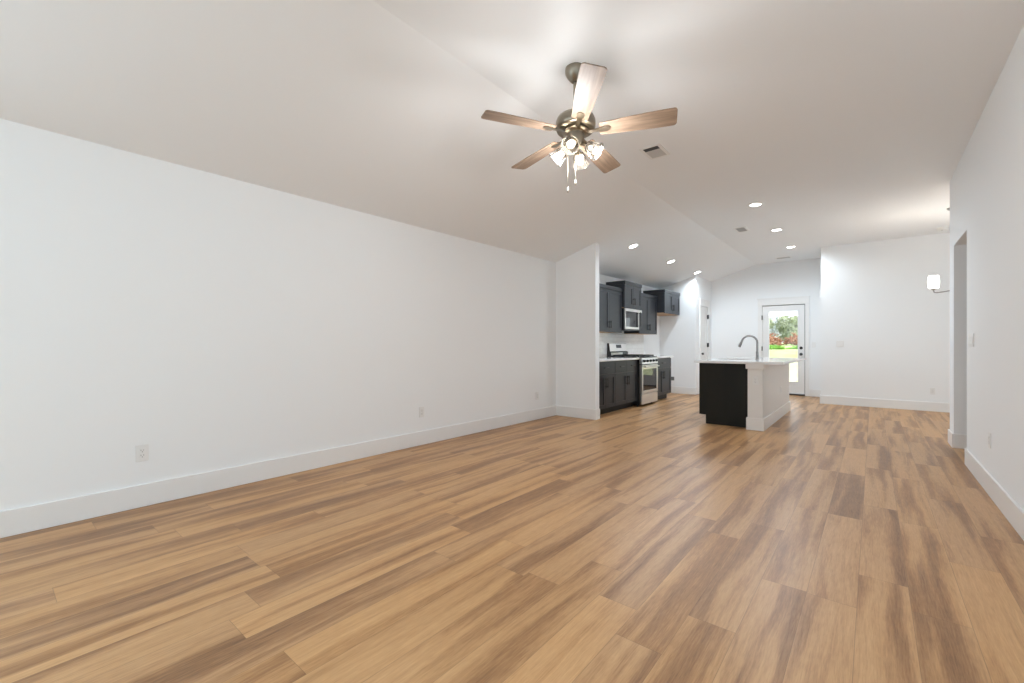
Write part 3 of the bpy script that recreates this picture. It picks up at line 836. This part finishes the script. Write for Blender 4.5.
cl = [('lit recessed light on the flat ceiling, largest of its row of three', (-1.213, 6.58, ZF), 0),
      ('lit recessed light on the flat ceiling, middle of its row of three', (-1.213, 8.25, ZF), 0),
      ('lit recessed light on the flat ceiling nearest the glass back door', (-1.213, 9.86, ZF), 0),
      ('lit recessed light in the sloped ceiling nearest the partition end', (-3.0, 6.73, zc(-3.0)), 1),
      ('lit recessed light in the sloped ceiling, middle one above the kitchen', (-3.0, 8.44, zc(-3.0)), 1),
      ('lit recessed light in the sloped ceiling over the pantry corner', (-3.0, 10.08, zc(-3.0)), 1)]
first = None
for lab, loc, sl_ in cl:
    rot = (0, SLOPE, 0) if sl_ else (0, 0, 0)
    if first is None: first = can_light(lab, loc, rot)
    else: dup(first, loc, rot, lab)
for o in [o for o in COL.objects if o.name.startswith('recessed_light')]: add_spot(o)

# ------------------------------------------------------------------ ceiling registers, detector


def register(label, loc, w_, l_, dark, nbars, rotz=0.0, slat='plate'):
    t = thing('ceiling_register', label, 'air vent', loc, rotz, 'ceiling air registers')
    f = 0.028
    m = MB().box(-w_ / 2, w_ / 2, -l_ / 2, -l_ / 2 + f, -0.007, 0, 0.002).box(-w_ / 2, w_ / 2, l_ / 2 - f, l_ / 2, -0.007, 0, 0.002)
    m.box(-w_ / 2, -w_ / 2 + f, -l_ / 2 + f, l_ / 2 - f, -0.007, 0).box(w_ / 2 - f, w_ / 2, -l_ / 2 + f, l_ / 2 - f, -0.007, 0)
    m.build('frame', 'plate', t)
    MB().box(-w_ / 2 + f, w_ / 2 - f, -l_ / 2 + f, l_ / 2 - f, -0.0012, -0.0004).build('duct', 'slot', t)
    n = nbars; span = l_ - 2 * f
    for k in range(n):
        y = -l_ / 2 + f + span * (k + 0.5) / n
        hl = span / n * 0.56
        if k < dark: pr = [(y - 0.0012, -0.0015), (y + 0.0012, -0.0015), (y + 0.004, -0.007), (y + 0.0016, -0.007)]     # open slats
        else: pr = [(y - hl, -0.0035), (y - hl, -0.0045), (y + hl, -0.0070), (y + hl, -0.0060)]                        # closed slats
        MB().prism(pr, 'x', -w_ / 2 + f, w_ / 2 - f).build('louver', 'slot' if k < dark else slat, t)
    return t


register('white louvered air register on the ceiling right of the fan', (-1.635, 4.165, ZF), 0.20, 0.30, 4, 14, 0.0, 'louver_pale')
register('small square grey-louvered vent beside the recessed light row', (-1.65, 7.86, ZF), 0.18, 0.32, 0, 11, 0.0, 'louver')
register('white ceiling vent above the wall over the glass back door', (-1.49, 10.98, ZF), 0.30, 0.20, 0, 9, 0.0, 'louver_pale')
sd = thing('smoke_detector', 'round white smoke detector on ceiling near the blank back wall', 'smoke detector', (0.85, 9.78, ZF))
MB().lathe([(0, 0), (0.07, 0), (0.07, -0.012), (0.062, -0.018), (0.055, -0.034), (0.03, -0.040), (0, -0.040)], 28).build('housing', 'plate', sd, True)
MB().lathe([(0, -0.0402), (0.012, -0.0402), (0.011, -0.043), (0, -0.043)], 14).build('test_button', 'louver', sd)

# ------------------------------------------------------------------ ceiling fan
FCX, FCY = -1.561, 2.569
fan = thing('ceiling_fan', 'nickel ceiling fan with five wood blades and four lit glass shades', 'ceiling fan', (FCX, FCY, ZF))
MB().lathe([(0, 0), (0.066, 0), (0.068, -0.012), (0.066, -0.035), (0.052, -0.062), (0.036, -0.082), (0.026, -0.092), (0, -0.092)], 32).build('canopy', 'nickel', fan, True)
MB().lathe([(0, -0.06), (0.0125, -0.06), (0.0125, -0.28), (0, -0.28)], 16).build('downrod', 'nickel', fan, True)
MB().lathe([(0, -0.275), (0.028, -0.275), (0.032, -0.303), (0.060, -0.310), (0.100, -0.318), (0.126, -0.336), (0.133, -0.358), (0.133, -0.390), (0.126, -0.410), (0.116, -0.416), (0.0, -0.416)], 40).build('motor_housing', 'nickel', fan, True)
MB().lathe([(0, -0.4165), (0.088, -0.4165), (0.090, -0.430), (0.080, -0.438), (0.058, -0.442), (0.053, -0.512), (0.044, -0.527), (0.0, -0.531)], 32).build('switch_housing', 'nickel', fan, True)
BZ = 2.573 - ZF           # blade plane
PITCH = math.radians(12)
for k in range(5):
    ang = math.radians(22.2 + 72 * k)
    Rm = Matrix.Rotation(ang, 4, 'Z')
    # blade outline along local x from 0.17 to 0.68
    half = []
    for i in range(15):
        tt = i / 14
        x = 0.165 + 0.460 * tt
        hw_ = 0.052 + 0.020 * math.sin(min(1, tt * 1.05) * PI / 2)
        half.append((x, hw_))
    out = [(x, y) for x, y in half] + [(0.635, 0.066), (0.641, 0.054)] + [(0.641, -0.054), (0.635, -0.066)] + [(x, -y) for x, y in half[::-1]] + [(0.158, -0.04), (0.158, 0.04)]
    b = MB()
    b.prism(out, 'z', -0.003, 0.003)
    bl = b.build('blade', 'blade', fan)
    bl.data.transform(Matrix.Rotation(-PITCH, 4, 'X'))
    bl.location = (0, 0, BZ); bl.rotation_euler = (0, 0, ang)
    ir = MB()
    ir.prism([(0.075, 0.016), (0.13, 0.012), (0.165, 0.018), (0.20, 0.027), (0.226, 0.018), (0.233, 0.0), (0.226, -0.018), (0.20, -0.027), (0.165, -0.018), (0.13, -0.012), (0.075, -0.016)], 'z', -0.0085, -0.0035)
    iro = ir.build('blade_iron', 'nickel', bl)
    iro.data.transform(Matrix.Rotation(-PITCH, 4, 'X'))
# light kit: four arms, bell shades, bulbs
for k in range(4):
    ang = math.radians(16.5 + 90 * k)
    ca, sa = math.cos(ang), math.sin(ang)
    tilt = math.radians(50)
    ax = Vector((ca * math.sin(tilt), sa * math.sin(tilt), -math.cos(tilt)))
    st_ = Vector((ca * 0.04, sa * 0.04, -0.502))
    MB().tube([st_, st_ + ax * 0.03, st_ + ax * 0.055], [0.012, 0.012, 0.020], 14).build('shade_arm', 'nickel', fan, True)
    rotm = Vector((0, 0, -1)).rotation_difference(ax).to_matrix().to_4x4()
    mt = Matrix.Translation(st_ + ax * 0.045) @ rotm
    prof = [(0.022, 0.0), (0.032, -0.008), (0.042, -0.028), (0.047, -0.055), (0.052, -0.076), (0.060, -0.094), (0.0585, -0.094), (0.0505, -0.076), (0.0455, -0.055), (0.0405, -0.028), (0.0305, -0.009), (0.0205, -0.0015)]
    sh = MB().lathe(prof, 26, mt).build('glass_shade', 'bell', fan, True)
    mb_ = Matrix.Translation(st_ + ax * 0.052) @ rotm
    MB().lathe([(0, 0.0), (0.012, 0.0), (0.013, -0.018), (0.021, -0.034), (0.0255, -0.052), (0.021, -0.068), (0.010, -0.077), (0, -0.079)], 18, mb_).build('bulb', 'bulb', fan, True)
    p = st_ + ax * 0.105
    light('bulb_glow', 'POINT', (p.x + ax.x * 0.045, p.y + ax.y * 0.045, p.z + ax.z * 0.045), P_FAN, WARM, parent=fan, radius=0.06)
for (ax_, ay_, ln, lbl) in ((-0.034, -0.046, 0.285, 0), (0.018, -0.036, 0.245, 1)):
    top = -0.522
    m = MB().tube([(ax_, ay_, top), (ax_, ay_, top - ln)], 0.0012, 6)
    c = m.build('pull_chain', 'nickel', fan)
    zt = top - ln
    MB().lathe([(0, zt), (0.004, zt - 0.002), (0.0065, zt - 0.012), (0.0065, zt - 0.028), (0, zt - 0.028)], 12, Matrix.Translation((ax_, ay_, 0))).build('fob', 'plate', c, True)
    MB().lathe([(0, zt - 0.0282), (0.0065, zt - 0.0282), (0.005, zt - 0.038), (0, zt - 0.040)], 12, Matrix.Translation((ax_, ay_, 0))).build('fob_tip', 'nickel', c, True)

# the fan hangs a few degrees out of plumb from its ball joint
TILT = Matrix.Translation((0, 0, -0.07)) @ Vector((0, 0, 1)).rotation_difference(Vector((-0.044, 0.058, 1)).normalized()).to_matrix().to_4x4() @ Matrix.Translation((0, 0, 0.048))
for c in fan.children:
    if not c.name.startswith('canopy'): c.matrix_basis = TILT @ Matrix.LocRotScale(c.location, c.rotation_euler, None)

# ------------------------------------------------------------------ dining chandelier
CHX, CHY = 0.856, 8.47
chn = thing('chandelier', 'nickel chandelier with lit white glass shade past the right wall', 'chandelier', (CHX, CHY, ZF))
MB().lathe([(0, 0), (0.075, 0), (0.075, -0.012), (0.06, -0.024), (0.012, -0.030), (0, -0.030)], 28).build('canopy', 'chrome', chn, True)
MB().lathe([(0, -0.028), (0.008, -0.028), (0.008, -1.06), (0, -1.06)], 12).build('stem', 'chrome', chn, True)
MB().lathe([(0, -1.04), (0.02, -1.05), (0.028, -1.08), (0.028, -1.18), (0.018, -1.21), (0, -1.215)], 20).build('hub', 'chrome', chn, True)
for k in range(3):
    a = math.radians(180 + 120 * k); c_, s_ = math.cos(a), math.sin(a); rr = 0.205
    MB().tube([(c_ * 0.02, s_ * 0.02, -1.125), (c_ * 0.10, s_ * 0.10, -1.140), (c_ * 0.175, s_ * 0.175, -1.148), (c_ * 0.198, s_ * 0.198, -1.142), (c_ * rr, s_ * rr, -1.12), (c_ * rr, s_ * rr, -1.105)], 0.0075, 10).build('arm', 'chrome', chn, True)
    mt = Matrix.Translation((c_ * rr, s_ * rr, 0))
    MB().lathe([(0, -1.088), (0.032, -1.088), (0.034, -1.096), (0.016, -1.112), (0, -1.112)], 20, mt).build('cup', 'chrome', chn, True)
    MB().lathe([(0.052, -0.912), (0.058, -0.942), (0.061, -0.988), (0.060, -1.045), (0.052, -1.083), (0.0, -1.0875), (0.0, -1.082), (0.048, -1.078), (0.056, -1.043), (0.057, -0.988), (0.054, -0.942), (0.0485, -0.912)], 26, mt, close=False).build('glass_shade', 'shade', chn, True)
    light('candle_glow', 'POINT', (c_ * rr, s_ * rr, -0.93), P_CHAND, (1.0, 0.9, 0.78), parent=chn, radius=0.02)

# ------------------------------------------------------------------ outdoors
g = MB().prism([(26, -0.4), (26, 0.27), (30, 0.45), (46, 1.15), (130, 1.6), (130, -0.4)], 'x', -70, 60).build('lawn', 'grass'); g['kind'] = 'structure'
g = MB().prism([(YD + T + 2.6, -0.4), (YD + T + 2.6, -0.10), (20, 0.0), (26, 0.27), (26, -0.4)], 'x', -70, 60).build('near_ground', 'palegrass'); g['kind'] = 'structure'  # near ground, paler than the lawn beyond
def gz(y): return -0.10 + (0 if y < 20 else 0.1 + (y - 20) * 0.045 if y < 30 else 0.55 + (y - 30) * 0.04375 if y < 46 else 1.25 + (y - 46) * 0.0054)
g = MB().box(-6, 8, YD + T, YD + T + 2.6, -0.35, -0.06).build('patio_slab', 'concrete'); g['kind'] = 'structure'


def leaves(mb, c, rx, rz, n, s, rng):
    for _ in range(n):
        while True:
            p = Vector((rng.uniform(-1, 1), rng.uniform(-1, 1), rng.uniform(-1, 1)))
            if 0.25 < p.length < 1: break
        p = Vector((c[0] + p.x * rx, c[1] + p.y * rx, c[2] + p.z * rz))
        a = Vector((rng.uniform(-1, 1), rng.uniform(-1, 1), rng.uniform(-1, 1))).normalized()
        b_ = a.orthogonal().normalized(); sz = s * rng.uniform(0.6, 1.3)
        vs = [mb.bm.verts.new(p + v) for v in (a * sz, b_ * sz * 0.5, -a * sz, -b_ * sz * 0.5)]
        mb.bm.faces.new(vs)


def tree(label, x, y, h, r, leaf, n, seed):
    rng = random.Random(seed)
    t = thing('yard_tree', label, 'tree', (x, y, gz(y)), group='trees beyond the lawn')
    tr = MB().tube([(0, 0, 0), (0.05, 0.02, h * 0.3), (-0.05, 0.05, h * 0.6), (0.02, 0, h * 0.85)], [0.16, 0.12, 0.08, 0.03], 8)
    for k in range(9):
        z0 = h * rng.uniform(0.22, 0.6); a = rng.uniform(0, 2 * PI); q_ = r * rng.uniform(0.5, 0.95)
        tr.tube([(0, 0, z0), (math.cos(a) * q_ * 0.5, math.sin(a) * q_ * 0.5, z0 + h * 0.14), (math.cos(a) * q_, math.sin(a) * q_, z0 + h * rng.uniform(0.2, 0.35))], [0.06, 0.04, 0.015], 6)
    tr.build('trunk', 'bark', t)
    cr = MB()
    for k in range(15):
        a = rng.uniform(0, 2 * PI); q_ = r * rng.uniform(0.1, 0.65)
        leaves(cr, (math.cos(a) * q_, math.sin(a) * q_, h * rng.uniform(0.16, 0.86)), r * 0.55, h * 0.17, n // 9, 0.15, rng)
    cr.build('crown', leaf, t)
    return t


tree('rounded grey-green tree seen through the right of the door glass', -7.6, 60, 3.3, 1.5, 'leafA', 2600, 1)
tree('thin blue-grey tree seen at the middle of the door glass', -9.7, 66, 3.9, 1.1, 'leafB', 600, 2)
tree('grey-green tree seen at the left edge of the door glass', -10.3, 60, 3.4, 1.2, 'leafA', 2000, 3)
tree('leafy yard tree standing furthest right, beyond the right brush heap', -3.5, 68, 5.4, 2.2, 'leafA', 2000, 4)
tree('leafy yard tree standing furthest left, beyond the left brush heap', -17.5, 68, 5.2, 2.2, 'leafA', 2000, 5)


def clump(name, label, cat, x, y, rx, ry, h, m, n, seed, group):
    rng = random.Random(seed)
    b = MB()
    for _ in range(n):
        a = rng.uniform(0, 2 * PI); q_ = math.sqrt(rng.random())
        px, py = math.cos(a) * rx * q_, math.sin(a) * ry * q_
        hh = h * (1 - 0.6 * q_ * q_) * rng.uniform(0.4, 1.0)
        dx_, dy_ = rng.uniform(-0.8, 0.8), rng.uniform(-0.8, 0.8)
        b.tube([(px - dx_ * 0.5, py - dy_ * 0.5, rng.uniform(0, hh * 0.5)), (px, py, hh * 0.8), (px + dx_ * 0.5, py + dy_ * 0.5, hh)], [0.05, 0.04, 0.02], 5)
    o = b.build(name, m); o.location = (x, y, gz(y))
    return tag(o, label, cat, group)


clump('brush_pile', 'heap of red-brown brush at the left of the door glass view', 'brush pile', -7.35, 44.5, 1.15, 0.8, 1.35, 'brush', 190, 11, 'brush piles')
clump('brush_pile', 'heap of red-brown brush at the right of the door glass view', 'brush pile', -4.75, 45, 1.25, 0.8, 1.2, 'brush', 190, 12, 'brush piles')
clump('weed_patch', 'dark green weeds on the lawn before the left brush heap', 'weeds', -6.1, 38, 0.9, 0.4, 0.40, 'weed', 130, 13, 'weed patches')
clump('weed_patch', 'dark green weeds on the lawn before the right brush heap', 'weeds', -3.7, 38.5, 1.0, 0.4, 0.36, 'weed', 130, 14, 'weed patches')
